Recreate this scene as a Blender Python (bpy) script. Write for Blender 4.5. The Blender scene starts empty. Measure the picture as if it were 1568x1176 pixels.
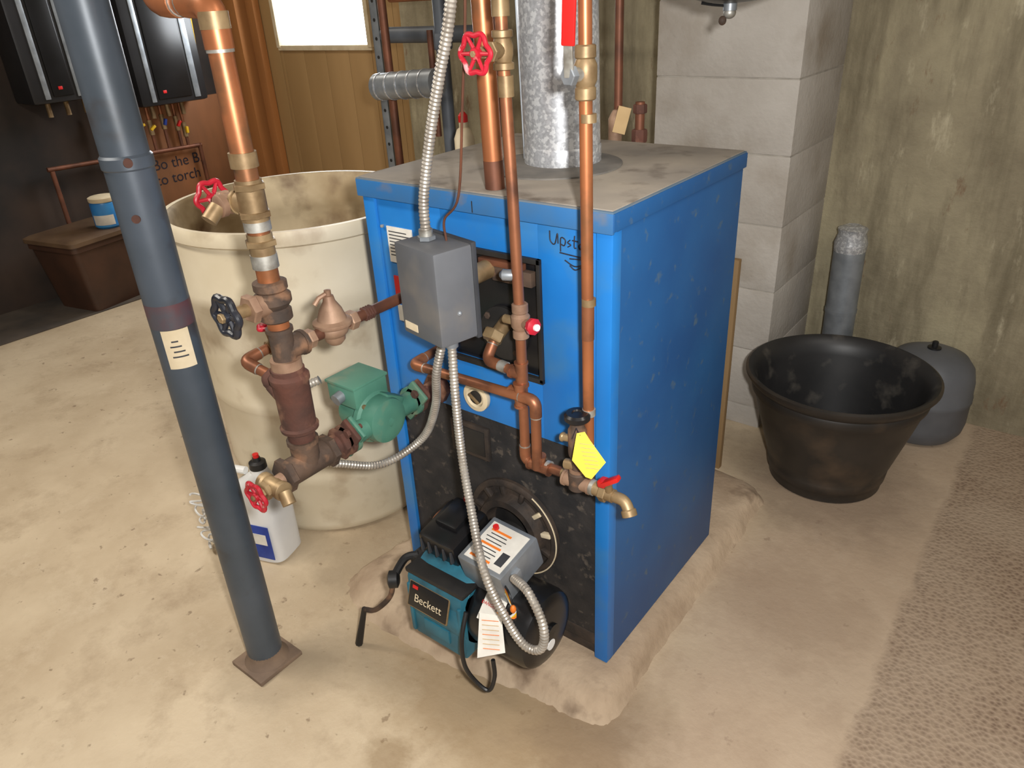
import bpy, bmesh, math, random
from mathutils import Vector, Matrix
random.seed(7)
V=Vector
F=-0.05
CEIL=2.25
scene=bpy.context.scene
try:
    scene.view_settings.view_transform='Standard'
    scene.view_settings.look='None'
except Exception: pass

# ---------------------------------------------------------------- materials
def srgb(r,g,b):
    def k(c):
        c/=255.0
        return c/12.92 if c<=.04045 else ((c+.055)/1.055)**2.4
    return (k(r),k(g),k(b),1)
def M(name,c1,c2=None,scale=8,rough=.6,metal=0,bump=0,bscale=None,ramp=(.35,.65),stretch=(1,1,1),c3=None,s3=3,r3=(.55,.7),emit=0,spec=.5,detail=4):
    m=bpy.data.materials.new(name);m.use_nodes=True;nt=m.node_tree;N=nt.nodes;L=nt.links
    b=N['Principled BSDF'];b.inputs['Roughness'].default_value=rough;b.inputs['Metallic'].default_value=metal
    b.inputs['Specular IOR Level'].default_value=spec
    b.inputs['Base Color'].default_value=srgb(*c1)
    if emit:
        b.inputs['Emission Color'].default_value=srgb(*c1);b.inputs['Emission Strength'].default_value=emit
    if not (c2 or c3 or bump): return m
    tc=N.new('ShaderNodeTexCoord');mp=N.new('ShaderNodeMapping');mp.inputs['Scale'].default_value=stretch
    L.new(tc.outputs['Object'],mp.inputs[0])
    def noise(s,d=detail):
        n=N.new('ShaderNodeTexNoise');n.inputs['Scale'].default_value=s;n.inputs['Detail'].default_value=d;L.new(mp.outputs[0],n.inputs['Vector']);return n
    def rmp(n,a,bb):
        r=N.new('ShaderNodeMapRange');r.inputs[1].default_value=a;r.inputs[2].default_value=bb;L.new(n.outputs['Fac'],r.inputs[0]);return r
    def mix(fac,a,bb):
        x=N.new('ShaderNodeMix');x.data_type='RGBA';L.new(fac,x.inputs[0])
        for s,v in ((6,a),(7,bb)):
            if isinstance(v,tuple): x.inputs[s].default_value=v
            else: L.new(v,x.inputs[s])
        return x.outputs[2]
    col=None
    if c2:
        col=mix(rmp(noise(scale),*ramp).outputs[0],srgb(*c1),srgb(*c2))
    if c3:
        col=mix(rmp(noise(s3),*r3).outputs[0],col if col else srgb(*c1),srgb(*c3))
    if col: L.new(col,b.inputs['Base Color'])
    if bump:
        n=noise(bscale or scale*4,3);bp=N.new('ShaderNodeBump');bp.inputs['Strength'].default_value=bump;bp.inputs['Distance'].default_value=.004
        L.new(n.outputs['Fac'],bp.inputs['Height']);L.new(bp.outputs[0],b.inputs['Normal'])
    return m

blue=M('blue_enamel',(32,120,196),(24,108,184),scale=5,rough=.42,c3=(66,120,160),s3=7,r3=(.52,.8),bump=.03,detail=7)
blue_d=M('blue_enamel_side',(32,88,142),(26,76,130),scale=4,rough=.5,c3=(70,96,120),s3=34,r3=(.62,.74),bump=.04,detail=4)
blue_g=M('dusty_blue_lid',(110,115,118),(70,100,125),scale=6,rough=.7,ramp=(.4,.7))
blue_l=M('worn_blue_lip',(36,106,168),(56,102,146),scale=9,rough=.55,c3=(110,108,104),s3=16,r3=(.56,.75),detail=7)
dust=M('dusty_lid_top',(158,148,134),(118,112,106),scale=4,rough=.85,c3=(98,88,78),s3=11,r3=(.54,.70),detail=9)
dustd=M('lid_disc',(120,115,108),(95,92,88),scale=14,rough=.8)
blk=M('black_panel',(24,23,23),(40,38,36),scale=14,rough=.55,bump=.1)
blkrough=M('black_insulation',(26,25,26),(46,42,40),scale=18,rough=.85,bump=.5,bscale=60,c3=(78,70,62),s3=50,r3=(.6,.70))
ringm=M('burner_ring_metal',(50,45,42),(76,64,55),scale=24,rough=.7,metal=.3,bump=.3)
blkgl=M('black_gloss',(16,16,17),(26,26,28),scale=6,rough=.28)
blkpl=M('black_plastic',(20,20,21),(30,30,31),scale=30,rough=.45)
grey=M('grey_enamel',(98,100,104),(88,90,93),scale=9,rough=.5,c3=(116,111,104),s3=6)
greyd=M('dark_grey_metal',(60,62,66),(50,50,52),scale=9,rough=.5)
colm=M('column_paint',(78,86,96),(66,74,82),scale=7,rough=.42,metal=.15,c3=(62,56,54),s3=10,r3=(.58,.75),bump=.06,detail=7)
plate=M('rusty_plate',(136,114,94),(110,92,78),scale=12,rough=.85,bump=.3)
copper=M('copper',(172,112,78),(140,90,64),scale=9,rough=.44,metal=.6,c3=(104,70,54),s3=16,r3=(.52,.7),bump=.05,detail=8)
coppero=M('copper_bright',(194,122,78),(160,100,66),scale=7,rough=.4,metal=.6,c3=(118,88,62),s3=12,r3=(.53,.72),detail=8)
copperd=M('copper_dark',(130,82,60),(95,62,48),scale=12,rough=.55,metal=.5)
brass=M('brass',(164,140,104),(120,97,68),scale=22,rough=.48,metal=.5,bump=.05)
bronze=M('bronze_aged',(134,104,84),(166,136,112),scale=22,rough=.6,metal=.35,bump=.12)
solder=M('solder',(190,188,180),(136,130,120),scale=40,rough=.45,metal=.6)
rust=M('rusty_iron',(98,60,48),(72,48,40),scale=16,rough=.85,metal=.1,c3=(150,110,86),s3=20,r3=(.55,.75),bump=.4)
iron=M('dark_iron',(94,74,60),(60,50,44),scale=20,rough=.75,metal=.2,bump=.25,c3=(134,100,76),s3=26,r3=(.55,.7))
redm=M('red_handle',(190,32,52),(160,22,38),scale=12,rough=.4,c3=(220,150,150),s3=50,r3=(.62,.7))
redl=M('red_lever',(205,34,30),(180,26,24),scale=8,rough=.35)
blackh=M('black_handle',(40,42,50),(25,26,30),scale=30,rough=.35)
green=M('pump_green',(80,130,110),(62,110,94),scale=10,rough=.48,c3=(118,128,104),s3=14,r3=(.56,.74),bump=.08)
teal=M('teal_casting',(42,110,130),(30,88,106),scale=12,rough=.5,c3=(34,52,58),s3=14,r3=(.52,.68))
galv=M('galvanized',(196,198,202),(172,174,178),scale=170,rough=.34,metal=.55,c3=(222,224,226),s3=110,r3=(.5,.58),detail=2)
galv2=M('galvanized_dull',(152,157,162),(128,133,138),scale=20,rough=.42,metal=.5)
flexm=M('flex_conduit',(184,178,168),(150,142,132),scale=30,rough=.4,metal=.5)
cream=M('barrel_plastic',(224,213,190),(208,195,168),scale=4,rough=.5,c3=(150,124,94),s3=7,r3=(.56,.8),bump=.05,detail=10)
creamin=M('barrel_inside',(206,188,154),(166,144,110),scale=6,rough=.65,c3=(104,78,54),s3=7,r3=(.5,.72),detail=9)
white=M('white_plastic',(228,228,226),(215,215,214),scale=5,rough=.4)
labelw=M('paper_white',(226,222,212),(205,200,190),scale=20,rough=.7)
labely=M('paper_cream',(222,206,176),(205,188,155),scale=20,rough=.7)
yellow=M('yellow_tag',(240,214,40),(230,200,24),scale=10,rough=.6)
tan=M('tan_tag',(200,170,125),(180,150,105),scale=10,rough=.7)
ink=M('ink',(30,28,40),rough=.6)
bluel=M('blue_label',(25,50,130),(40,70,160),scale=20,rough=.5)
redp=M('red_plastic',(200,30,30),rough=.4)
oran=M('orange_wirenut',(225,120,40),rough=.5)
pot=M('planter_plastic',(48,43,38),(37,34,31),scale=9,rough=.42,c3=(86,70,54),s3=7,r3=(.52,.8),bump=.05,detail=7)
potin=M('planter_inside',(42,41,41),(31,31,32),scale=8,rough=.45,c3=(84,80,74),s3=14,r3=(.58,.78),detail=8)
tank=M('tank_grey',(98,100,104),(84,86,90),scale=7,rough=.5)
block=M('painted_block',(180,174,166),(166,159,150),scale=6,rough=.85,bump=.5,bscale=70,c3=(138,126,110),s3=4,r3=(.54,.8),detail=8)
mortar=M('mortar',(172,166,156),(150,144,135),scale=20,rough=.9,bump=.3)
wood=M('stud_wood',(182,122,68),(144,94,50),scale=5,rough=.7,stretch=(1,1,.12),ramp=(.3,.7))
panelm=M('tan_panel',(178,144,98),(160,128,84),scale=3,rough=.6,stretch=(1,1,.2))
ply=M('plywood_dark',(144,92,54),(108,70,40),scale=5,rough=.75,stretch=(1,1,.3))
darkw=M('dark_wall',(62,48,39),(34,29,26),scale=3,rough=.9)
toteM=M('brown_tote',(74,48,34),(58,38,28),scale=6,rough=.5)
toteL=M('tote_lid',(104,82,60),(80,60,44),scale=6,rough=.5)
shadeM=M('floor_shade_paint',(86,76,66),(58,52,47),scale=4,rough=.95,bump=.2)  # darkened floor tone, paints the shade at far left
ceilm=M('ceiling_board',(150,130,100),(130,110,80),scale=4,rough=.9)
plankm=M('plank_wood',(150,122,84),(125,98,64),scale=5,rough=.75,stretch=(1,1,.1))
pvc=M('grey_pvc',(92,98,106),(80,85,92),scale=8,rough=.5)
yellowc=M('yellow_hose',(225,180,30),rough=.5)
win=M('daylight_pane',(245,250,255),rough=.5,emit=7)
heater=M('heater_case',(40,40,42),(28,28,30),scale=3,rough=.32)
padm=M('pad_concrete',(190,168,142),(160,138,114),scale=7,rough=.9,bump=.8,bscale=45,c3=(122,102,82),s3=12,r3=(.55,.72),detail=10)

def floor_mat():
    m=bpy.data.materials.new('floor_concrete');m.use_nodes=True;nt=m.node_tree;N=nt.nodes;L=nt.links
    b=N['Principled BSDF'];tc=N.new('ShaderNodeTexCoord')
    def noise(s,d=4,rgh=.55,stretch=None):
        n=N.new('ShaderNodeTexNoise');n.inputs['Scale'].default_value=s;n.inputs['Detail'].default_value=d;n.inputs['Roughness'].default_value=rgh
        L.new(tc.outputs['Object'],n.inputs['Vector']);return n.outputs['Fac']
    def rng(x,a,bb,lo=0,hi=1):
        r=N.new('ShaderNodeMapRange');r.inputs[1].default_value=a;r.inputs[2].default_value=bb;r.inputs[3].default_value=lo;r.inputs[4].default_value=hi;L.new(x,r.inputs[0]);return r.outputs[0]
    def math_(op,a,bb):
        x=N.new('ShaderNodeMath');x.operation=op
        for i,v in enumerate((a,bb)):
            if isinstance(v,(int,float)): x.inputs[i].default_value=v
            else: L.new(v,x.inputs[i])
        return x.outputs[0]
    def mix(fac,a,bb):
        x=N.new('ShaderNodeMix');x.data_type='RGBA';L.new(fac,x.inputs[0])
        for s,v in ((6,a),(7,bb)):
            if isinstance(v,tuple): x.inputs[s].default_value=v
            else: L.new(v,x.inputs[s])
        return x.outputs[2]
    n3=noise(3,3);n9=noise(9,6,.6)
    col=mix(rng(noise(2.2,8,.6),.38,.64),srgb(204,186,158),srgb(180,160,132))
    col=mix(rng(noise(6,10,.7),.52,.72,0,.6),col,srgb(150,128,102))
    col=mix(rng(noise(4.3,10,.75),.56,.7,0,.45),col,srgb(216,200,174))
    col=mix(rng(noise(34,3),.67,.73,0,.6),col,srgb(110,88,66))
    sep=N.new('ShaderNodeSeparateXYZ');L.new(tc.outputs['Object'],sep.inputs[0])
    right=rng(math_('ADD',sep.outputs[0],math_('MULTIPLY',n3,.4)),.75,.95,0,.6)
    col=mix(right,col,srgb(182,158,136))
    def blob(x,y,r,c,amt,nz=.1,sx=1,sy=1):
        nonlocal col
        dx=math_('MULTIPLY',math_('SUBTRACT',sep.outputs[0],x),sx);dy=math_('MULTIPLY',math_('SUBTRACT',sep.outputs[1],y),sy)
        d=math_('SQRT',math_('ADD',math_('MULTIPLY',dx,dx),math_('MULTIPLY',dy,dy)),0)
        d=math_('ADD',d,math_('MULTIPLY',math_('SUBTRACT',n9,.5),nz*2))
        col=mix(rng(d,r*.5,r,amt,0),col,c)
    blob(.42,-.18,.32,srgb(148,122,88),.65,.18,.8,1.3)
    blob(.62,-.10,.20,srgb(140,118,94),.6,.14)
    blob(1.10,.72,.045,srgb(60,48,40),.9,.04)
    blob(.82,.45,.24,srgb(150,126,104),.4,.2)
    blob(.32,-.42,.06,srgb(140,116,84),.6,.06)
    blob(-.15,.0,.20,srgb(140,122,98),.55,.14)
    blob(.75,1.0,.34,srgb(132,112,94),.6,.16)
    blob(-.05,-.40,.16,srgb(150,132,108),.5,.12)
    strip=rng(math_('ADD',sep.outputs[0],math_('MULTIPLY',math_('SUBTRACT',n9,.5),.06)),1.05,1.07)
    vor=N.new('ShaderNodeTexVoronoi');vor.inputs['Scale'].default_value=95;L.new(tc.outputs['Object'],vor.inputs['Vector'])
    rough_c=mix(rng(vor.outputs['Distance'],.1,.6),srgb(124,102,84),srgb(164,142,120))
    rough_c=mix(rng(n3,.45,.7,0,.7),rough_c,srgb(178,158,136))
    col=mix(strip,col,rough_c)
    L.new(col,b.inputs['Base Color'])
    b.inputs['Roughness'].default_value=.6
    h=math_('ADD',math_('MULTIPLY',noise(60,3),.5),math_('MULTIPLY',math_('MULTIPLY',vor.outputs['Distance'],strip),1.0))
    bp=N.new('ShaderNodeBump');bp.inputs['Strength'].default_value=.5;bp.inputs['Distance'].default_value=.005;L.new(h,bp.inputs['Height']);L.new(bp.outputs[0],b.inputs['Normal'])
    return m
def wall_mat():
    m=bpy.data.materials.new('stained_concrete_wall');m.use_nodes=True;nt=m.node_tree;N=nt.nodes;L=nt.links
    b=N['Principled BSDF'];tc=N.new('ShaderNodeTexCoord')
    def noise(s,st=(1,1,1),d=6,rgh=.65,off=(0,0,0)):
        mp=N.new('ShaderNodeMapping');mp.inputs['Scale'].default_value=st;mp.inputs['Location'].default_value=off;L.new(tc.outputs['Object'],mp.inputs[0])
        n=N.new('ShaderNodeTexNoise');n.inputs['Scale'].default_value=s;n.inputs['Detail'].default_value=d;n.inputs['Roughness'].default_value=rgh
        L.new(mp.outputs[0],n.inputs['Vector']);return n.outputs['Fac']
    def rng(x,a,bb,lo=0,hi=1):
        r=N.new('ShaderNodeMapRange');r.inputs[1].default_value=a;r.inputs[2].default_value=bb;r.inputs[3].default_value=lo;r.inputs[4].default_value=hi;L.new(x,r.inputs[0]);return r.outputs[0]
    def mix(fac,a,bb):
        x=N.new('ShaderNodeMix');x.data_type='RGBA';L.new(fac,x.inputs[0])
        for s,v in ((6,a),(7,bb)):
            if isinstance(v,tuple): x.inputs[s].default_value=v
            else: L.new(v,x.inputs[s])
        return x.outputs[2]
    col=mix(rng(noise(3.5),.36,.64),srgb(156,146,120),srgb(128,118,96))
    col=mix(rng(noise(6,(1,1,.25),off=(3,0,0)),.46,.66,0,.7),col,srgb(174,164,134))
    col=mix(rng(noise(10,(1,1,.16),d=9,off=(7,0,2)),.48,.66,0,.75),col,srgb(104,95,74))
    col=mix(rng(noise(13,(1,1,.3),d=10,off=(1,0,5)),.6,.72,0,.75),col,srgb(200,190,162))
    col=mix(rng(noise(17,(1,1,.4),d=10,off=(9,0,5)),.62,.72,0,.75),col,srgb(112,80,56))
    L.new(col,b.inputs['Base Color']);b.inputs['Roughness'].default_value=.85
    bp=N.new('ShaderNodeBump');bp.inputs['Strength'].default_value=.6;bp.inputs['Distance'].default_value=.01;L.new(noise(22),bp.inputs['Height']);L.new(bp.outputs[0],b.inputs['Normal'])
    return m
floorm=floor_mat();wallm=wall_mat()

# ---------------------------------------------------------------- mesh helpers
def frame(ax):
    z=V(ax).normalized();t=V((0,0,1)) if abs(z.z)<.9 else V((1,0,0))
    x=t.cross(z).normalized();y=z.cross(x);return x,y,z
def round_path(pts,rad,n=6):
    pts=[V(p) for p in pts];out=[pts[0]]
    for i in range(1,len(pts)-1):
        a,b,c=pts[i-1],pts[i],pts[i+1];d1=(a-b);d2=(c-b);r=min(rad,d1.length*.49,d2.length*.49)
        p=b+d1.normalized()*r;q=b+d2.normalized()*r
        for k in range(n+1):
            t=k/n;out.append(p*(1-t)**2+b*2*t*(1-t)+q*t*t)
    out.append(pts[-1]);return out
def smooth_path(pts,n=10):
    P=[V(p) for p in pts];P=[P[0]*2-P[1]]+P+[P[-1]*2-P[-2]];out=[]
    for i in range(1,len(P)-2):
        for k in range(n):
            t=k/n;a,b,c,d=P[i-1],P[i],P[i+1],P[i+2]
            out.append(.5*((2*b)+(c-a)*t+(2*a-5*b+4*c-d)*t*t+(3*b-3*c+d-a)*t**3))
    out.append(P[-2]);return out
def resample(pts,step):
    out=[pts[0]];acc=0
    for a,b in zip(pts,pts[1:]):
        l=(b-a).length
        if l<1e-9: continue
        s=step-acc
        while s<=l: out.append(a.lerp(b,s/l));s+=step
        acc=l-(s-step)
    return out
class O:
    def __init__(s,name): s.name=name;s.parts={}
    def add(s,part,mat,vs,fs):
        k=(part,mat.name);d=s.parts.setdefault(k,([],[],mat));o=len(d[0]);d[0].extend([V(v) for v in vs]);d[1].extend([[i+o for i in f] for f in fs])
    def box(s,part,mat,c,size,rot=(0,0,0),bev=.003,piv=None,seg=2):
        bm=bmesh.new();bmesh.ops.create_cube(bm,size=1);bmesh.ops.scale(bm,vec=size,verts=bm.verts)
        if bev: bmesh.ops.bevel(bm,geom=bm.edges[:],offset=min(bev,min(size)*.45),segments=seg,affect='EDGES',profile=.6)
        R=Matrix.Rotation(rot[2],4,'Z')@Matrix.Rotation(rot[1],4,'Y')@Matrix.Rotation(rot[0],4,'X')
        bm.verts.ensure_lookup_table()
        vs=[R@v.co+V(c) for v in bm.verts];fs=[[v.index for v in f.verts] for f in bm.faces];bm.free();s.add(part,mat,vs,fs)
    def box2(s,part,mat,a,b,bev=.003,**k):
        a=V(a);b=V(b);s.box(part,mat,(a+b)/2,[abs(x) for x in (b-a)],bev=bev,**k)
    def sweep(s,part,mat,pts,r,seg=14,closed=False):
        pts=[V(p) for p in pts];n=len(pts);vs=[];fs=[];prev=None
        for i,p in enumerate(pts):
            if closed: t=(pts[(i+1)%n]-pts[i-1]).normalized()
            else: t=(pts[min(i+1,n-1)]-pts[max(i-1,0)]).normalized()
            if prev is None: x,y,_=frame(t)
            else:
                x=prev-t*prev.dot(t)
                if x.length<1e-6: x,_,_=frame(t)
                x.normalize();y=t.cross(x)
            prev=x;rr=r[i] if isinstance(r,(list,tuple)) else r
            for k in range(seg):
                a=2*math.pi*k/seg;vs.append(p+(x*math.cos(a)+y*math.sin(a))*rr)
        m=n if closed else n-1
        for i in range(m):
            j=(i+1)%n
            for k in range(seg): fs.append([i*seg+k,i*seg+(k+1)%seg,j*seg+(k+1)%seg,j*seg+k])
        if not closed: fs.append(list(range(seg))[::-1]);fs.append([(n-1)*seg+k for k in range(seg)])
        s.add(part,mat,vs,fs)
    def cyl(s,part,mat,a,b,r,seg=24): s.sweep(part,mat,[a,b],r,seg)
    def lathe(s,part,mat,o,ax,prof,seg=32,ph=0,arc=None,caps=(1,1)):
        x,y,z=frame(ax);o=V(o);vs=[];fs=[];n=len(prof);full=arc is None;a0,a1=(0,2*math.pi) if full else arc
        m=seg if full else seg+1
        for r,h in prof:
            for k in range(m):
                a=ph+a0+(a1-a0)*k/seg;vs.append(o+z*h+(x*math.cos(a)+y*math.sin(a))*r)
        for i in range(n-1):
            for k in range(seg): 
                kk=(k+1)%m
                fs.append([i*m+k,i*m+kk,(i+1)*m+kk,(i+1)*m+k])
        if full:
            if prof[0][0]>1e-5 and caps[0]: fs.append(list(range(m))[::-1])
            if prof[-1][0]>1e-5 and caps[1]: fs.append([(n-1)*m+k for k in range(m)])
        s.add(part,mat,vs,fs)
    def hexn(s,part,mat,c,ax,r,h): s.lathe(part,mat,V(c)-V(ax).normalized()*h/2,ax,[(r*.9,0),(r,h*.12),(r,h*.88),(r*.9,h)],seg=6)
    def ell(s,part,mat,c,rad,seg=20,rings=12,rot=0):
        vs=[];fs=[];R=Matrix.Rotation(rot,3,'Z')
        for i in range(rings+1):
            p=math.pi*i/rings
            for k in range(seg):
                a=2*math.pi*k/seg;vs.append(V(c)+R@V((rad[0]*math.sin(p)*math.cos(a),rad[1]*math.sin(p)*math.sin(a),rad[2]*math.cos(p))))
        for i in range(rings):
            for k in range(seg): fs.append([i*seg+k,(i+1)*seg+k,(i+1)*seg+(k+1)%seg,i*seg+(k+1)%seg])
        s.add(part,mat,vs,fs)
    def quad(s,part,mat,*p): s.add(part,mat,p,[list(range(len(p)))])
    def text(s,part,mat,body,o,xa,ya,size):
        cu=bpy.data.curves.new('tmp','FONT');cu.body=body;cu.size=size;ob=bpy.data.objects.new('tmp',cu);scene.collection.objects.link(ob)
        bpy.context.view_layer.update();me=bpy.data.meshes.new_from_object(ob)
        xa=V(xa).normalized();ya=V(ya).normalized()
        s.add(part,mat,[V(o)+xa*v.co.x+ya*v.co.y for v in me.vertices],[list(p.vertices) for p in me.polygons])
        bpy.data.objects.remove(ob);bpy.data.meshes.remove(me)
    # plumbing
    def pipe(s,part,mat,pts,r,fit=None,ends=(0,0)):
        R=r*2.0;s.sweep(part,mat,round_path(pts,R,6),r,16);P=[V(p) for p in pts]
        if fit:
            for i in range(1,len(P)-1):
                a,b,c=P[i-1],P[i],P[i+1];u=(a-b).normalized();w=(c-b).normalized();L=R+r*1.3
                s.sweep(part+'_elbows',fit,round_path([b+u*L,b,b+w*L],R,6),r*1.16,16)
                for d in (u,w): s.cyl(part+'_solder',solder,b+d*L,b+d*(L+r*.25),r*1.1,16)
    def tee(s,part,mat,c,ax,br,r):
        c=V(c);a=V(ax).normalized();b=V(br).normalized();s.cyl(part,mat,c-a*r*2.4,c+a*r*2.4,r*1.2,18);s.cyl(part,mat,c,c+b*r*2.4,r*1.2,18)
        for d in (a,-a,b): s.cyl(part,mat,c+d*r*2.1,c+d*r*2.5,r*1.35,18)
    def wheel(s,part,mat,c,ax,R,th=.005,lobes=6):
        x,y,z=frame(ax);c=V(c);pts=[]
        for k in range(72):
            a=2*math.pi*k/72;rr=R*(1+.09*math.cos(lobes*a));pts.append(c+(x*math.cos(a)+y*math.sin(a))*rr)
        s.sweep(part,mat,pts,th,10,True)
        for k in range(lobes):
            a=2*math.pi*(k+.0)/lobes;s.sweep(part,mat,[c-z*th*.6,c+(x*math.cos(a)+y*math.sin(a))*R],[th*.9,th*.7],8)
        s.lathe(part,mat,c-z*th*1.6,z,[(R*.32,0),(R*.36,th),(R*.3,th*2.6),(0,th*3)],16)
    def gate(s,part,body,c,ax,st,r,wm,L,R):
        c=V(c);a=V(ax).normalized();b=V(st).normalized()
        s.lathe(part+'_body',body,c-a*r*2.6,a,[(r*1.35,0),(r*1.5,r*.1),(r*1.5,r*.9),(r*1.2,r*1.1),(r*1.45,r*2.0),(r*1.45,r*3.2),(r*1.2,r*4.1),(r*1.5,r*4.3),(r*1.5,r*5.1),(r*1.35,r*5.2)],20)
        s.cyl(part+'_body',body,c,c+b*L*.45,r*1.1,18);s.hexn(part+'_body',body,c+b*L*.45,b,r*1.45,r*.9);s.cyl(part+'_body',body,c+b*L*.5,c+b*L*.78,r*.62,14)
        s.hexn(part+'_body',body,c+b*L*.68,b,r*.85,r*.6)
        s.cyl(part+'_stem',brass,c+b*L*.7,c+b*L*1.04,r*.28,10);s.wheel(part+'_handwheel',wm,c+b*L,b,R,r*.36);s.hexn(part+'_stem',brass,c+b*(L+r*.5),b,r*.45,r*.4)
    def flex(s,part,mat,pts,r,step=.0032,seg=12):
        P=resample(smooth_path(pts,14),step);s.sweep(part,mat,P,[r if i%2 else r*.84 for i in range(len(P))],seg)
    def done(s,origin=None,parent=True,ang=35):
        allv=[v for p in s.parts.values() for v in p[0]]
        mn=V([min(v[i] for v in allv) for i in range(3)]);mx=V([max(v[i] for v in allv) for i in range(3)])
        o=V(origin) if origin is not None else V(((mn.x+mx.x)/2,(mn.y+mx.y)/2,mn.z))
        root=bpy.data.objects.new(s.name,None);root.location=o;root.empty_display_size=.05
        if len(s.parts)>1: scene.collection.objects.link(root)
        for (pn,mn_),(vs,fs,mat) in s.parts.items():
            me=bpy.data.meshes.new(pn);me.from_pydata([v-o for v in vs],[],fs);me.materials.append(mat);me.validate()
            bm=bmesh.new();bm.from_mesh(me);bmesh.ops.recalc_face_normals(bm,faces=bm.faces);bm.to_mesh(me);bm.free()
            me.polygons.foreach_set('use_smooth',[True]*len(me.polygons))
            try: me.set_sharp_from_angle(angle=math.radians(ang))
            except Exception: pass
            if len(s.parts)==1:
                bpy.data.objects.remove(root);ob=bpy.data.objects.new(s.name,me);ob.location=o
            else:
                ob=bpy.data.objects.new(pn,me);ob.parent=root
            scene.collection.objects.link(ob)

X,Y,Z=V((1,0,0)),V((0,1,0)),V((0,0,1))
CR=V((.794,.606,.0)).normalized();CU=V((-.285,.37,.885)).normalized()
# ---------------------------------------------------------------- room
def single(name,mat,a,b):
    o=O(name);o.box2(name,mat,a,b,bev=0);o.done(origin=(0,0,0))
single('floor',floorm,(-4.2,-3.2,F-.1),(3.6,2.1,F))
single('wall_back',wallm,(-1.45,1.604,F),(3.6,1.85,CEIL))
single('wall_left',darkw,(-3.45,-3.2,F),(-3.2,2.1,CEIL))
single('ceiling',ceilm,(-4.2,-3.2,CEIL),(3.6,2.1,CEIL+.1))
o=O('wall_far')
x0,x1=-3.2,-1.45;wx0,wx1,wz0,wz1=-2.79,-2.037,1.095,1.75
def ribs(xa,xb,za,zb):
    x=xa
    while x<xb-1e-4:
        e=min(x+.19,xb);o.box2('boards',panelm,(x+.001,1.95,za),(e-.001,2.0,zb),bev=.002);x=e
ribs(x0,wx0,F,CEIL);ribs(wx0,wx1,F,wz0);ribs(wx0,wx1,wz1,CEIL);ribs(wx1,x1,F,CEIL)
o.box2('backing',ply,(x0,2.0,F),(wx0,2.03,CEIL),0);o.box2('backing',ply,(wx1,2.0,F),(x1,2.03,CEIL),0);o.box2('backing',ply,(wx0,2.0,F),(wx1,2.03,wz0),0)
o.done(origin=(0,0,0))
o=O('window_1')
o.box2('pane',win,(wx0,1.985,wz0),(wx1,1.99,wz1),0)
for a,b in (((wx0-.02,1.935,wz0-.015),(wx1+.02,1.985,wz0+.012)),((wx0-.02,1.93,wz1),(wx1+.02,1.985,wz1+.03)),((wx0-.025,1.93,wz0),(wx0+.005,1.985,wz1)),((wx1-.005,1.93,wz0),(wx1+.025,1.985,wz1))):
    o.box2('frame',labely,a,b,.003)
o.done()
o=O('wall_block_pier')
z=.648-.2075*4
while z<CEIL:
    a=max(z+.0015,F);b=min(z+.206,CEIL)
    if b>F+.01: o.box2('blocks',block,(.028,1.2,a),(.464,1.604,b),bev=.004)
    z+=.2075
o.box2('mortar_core',mortar,(.0305,1.2025,F),(.4615,1.604,CEIL),0)
o.done(origin=(0,0,0))
# pad
o=O('concrete_pad')
outline=[(-.125,-.04),(-.11,-.12),(.0,-.165),(.14,-.165),(.28,-.155),(.42,-.125),(.52,-.115),(.615,-.10),(.645,-.05),(.636,.1),(.632,.3),(.636,.5),(.625,.7),(.605,.83),(.4,.86),(.0,.84),(-.06,.6),(-.05,.3),(-.09,.1)]
def dens(pl,n=8):
    out=[];m=len(pl)
    for i in range(m):
        p0,a,b,p3=[V(pl[(i+j)%m]) for j in (-1,0,1,2)]
        for t in range(n):
            t/=n;q=.5*((2*a)+(b-p0)*t+(2*p0-5*a+4*b-p3)*t*t+(3*a-3*b+p3-p0)*t**3)
            out.append(q+V((random.uniform(-.003,.003),random.uniform(-.003,.003))))
    return out
ol=dens(outline);cx,cy=.28,.35
rings=[(1.06,F-.004),(1.02,F+.004),(.99,F+.016),(.955,F+.030),(.90,F+.041),(.80,-.003),(.70,-.001)]
vs=[];fs=[];m=len(ol)
for sc,zz in rings:
    for p in ol:
        d=V((p.x-cx,p.y-cy));l=d.length
        k=.40 if abs(p.x-cx)/max(l,1e-6)<.75 and p.y<0 else .26
        q=d*((l-(1.0-sc)*k)/l)
        vs.append((cx+q.x,cy+q.y,zz+(random.uniform(-.0015,.0015) if zz<-.004 else 0)))
for i in range(len(rings)-1):
    for kk in range(m): fs.append([i*m+kk,i*m+(kk+1)%m,(i+1)*m+(kk+1)%m,(i+1)*m+kk])
fs.append([(len(rings)-1)*m+kk for kk in range(m)])
o.add('slab',padm,vs,fs);o.done(ang=60)
o=O('floor_shade_sheet');o.box2('mat',shadeM,(-3.19,-1.2,F),(-2.75,1.9,F+.006),.002);o.done()  # thin dark sheet standing in for floor in shadow, shade put into its colour

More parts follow.
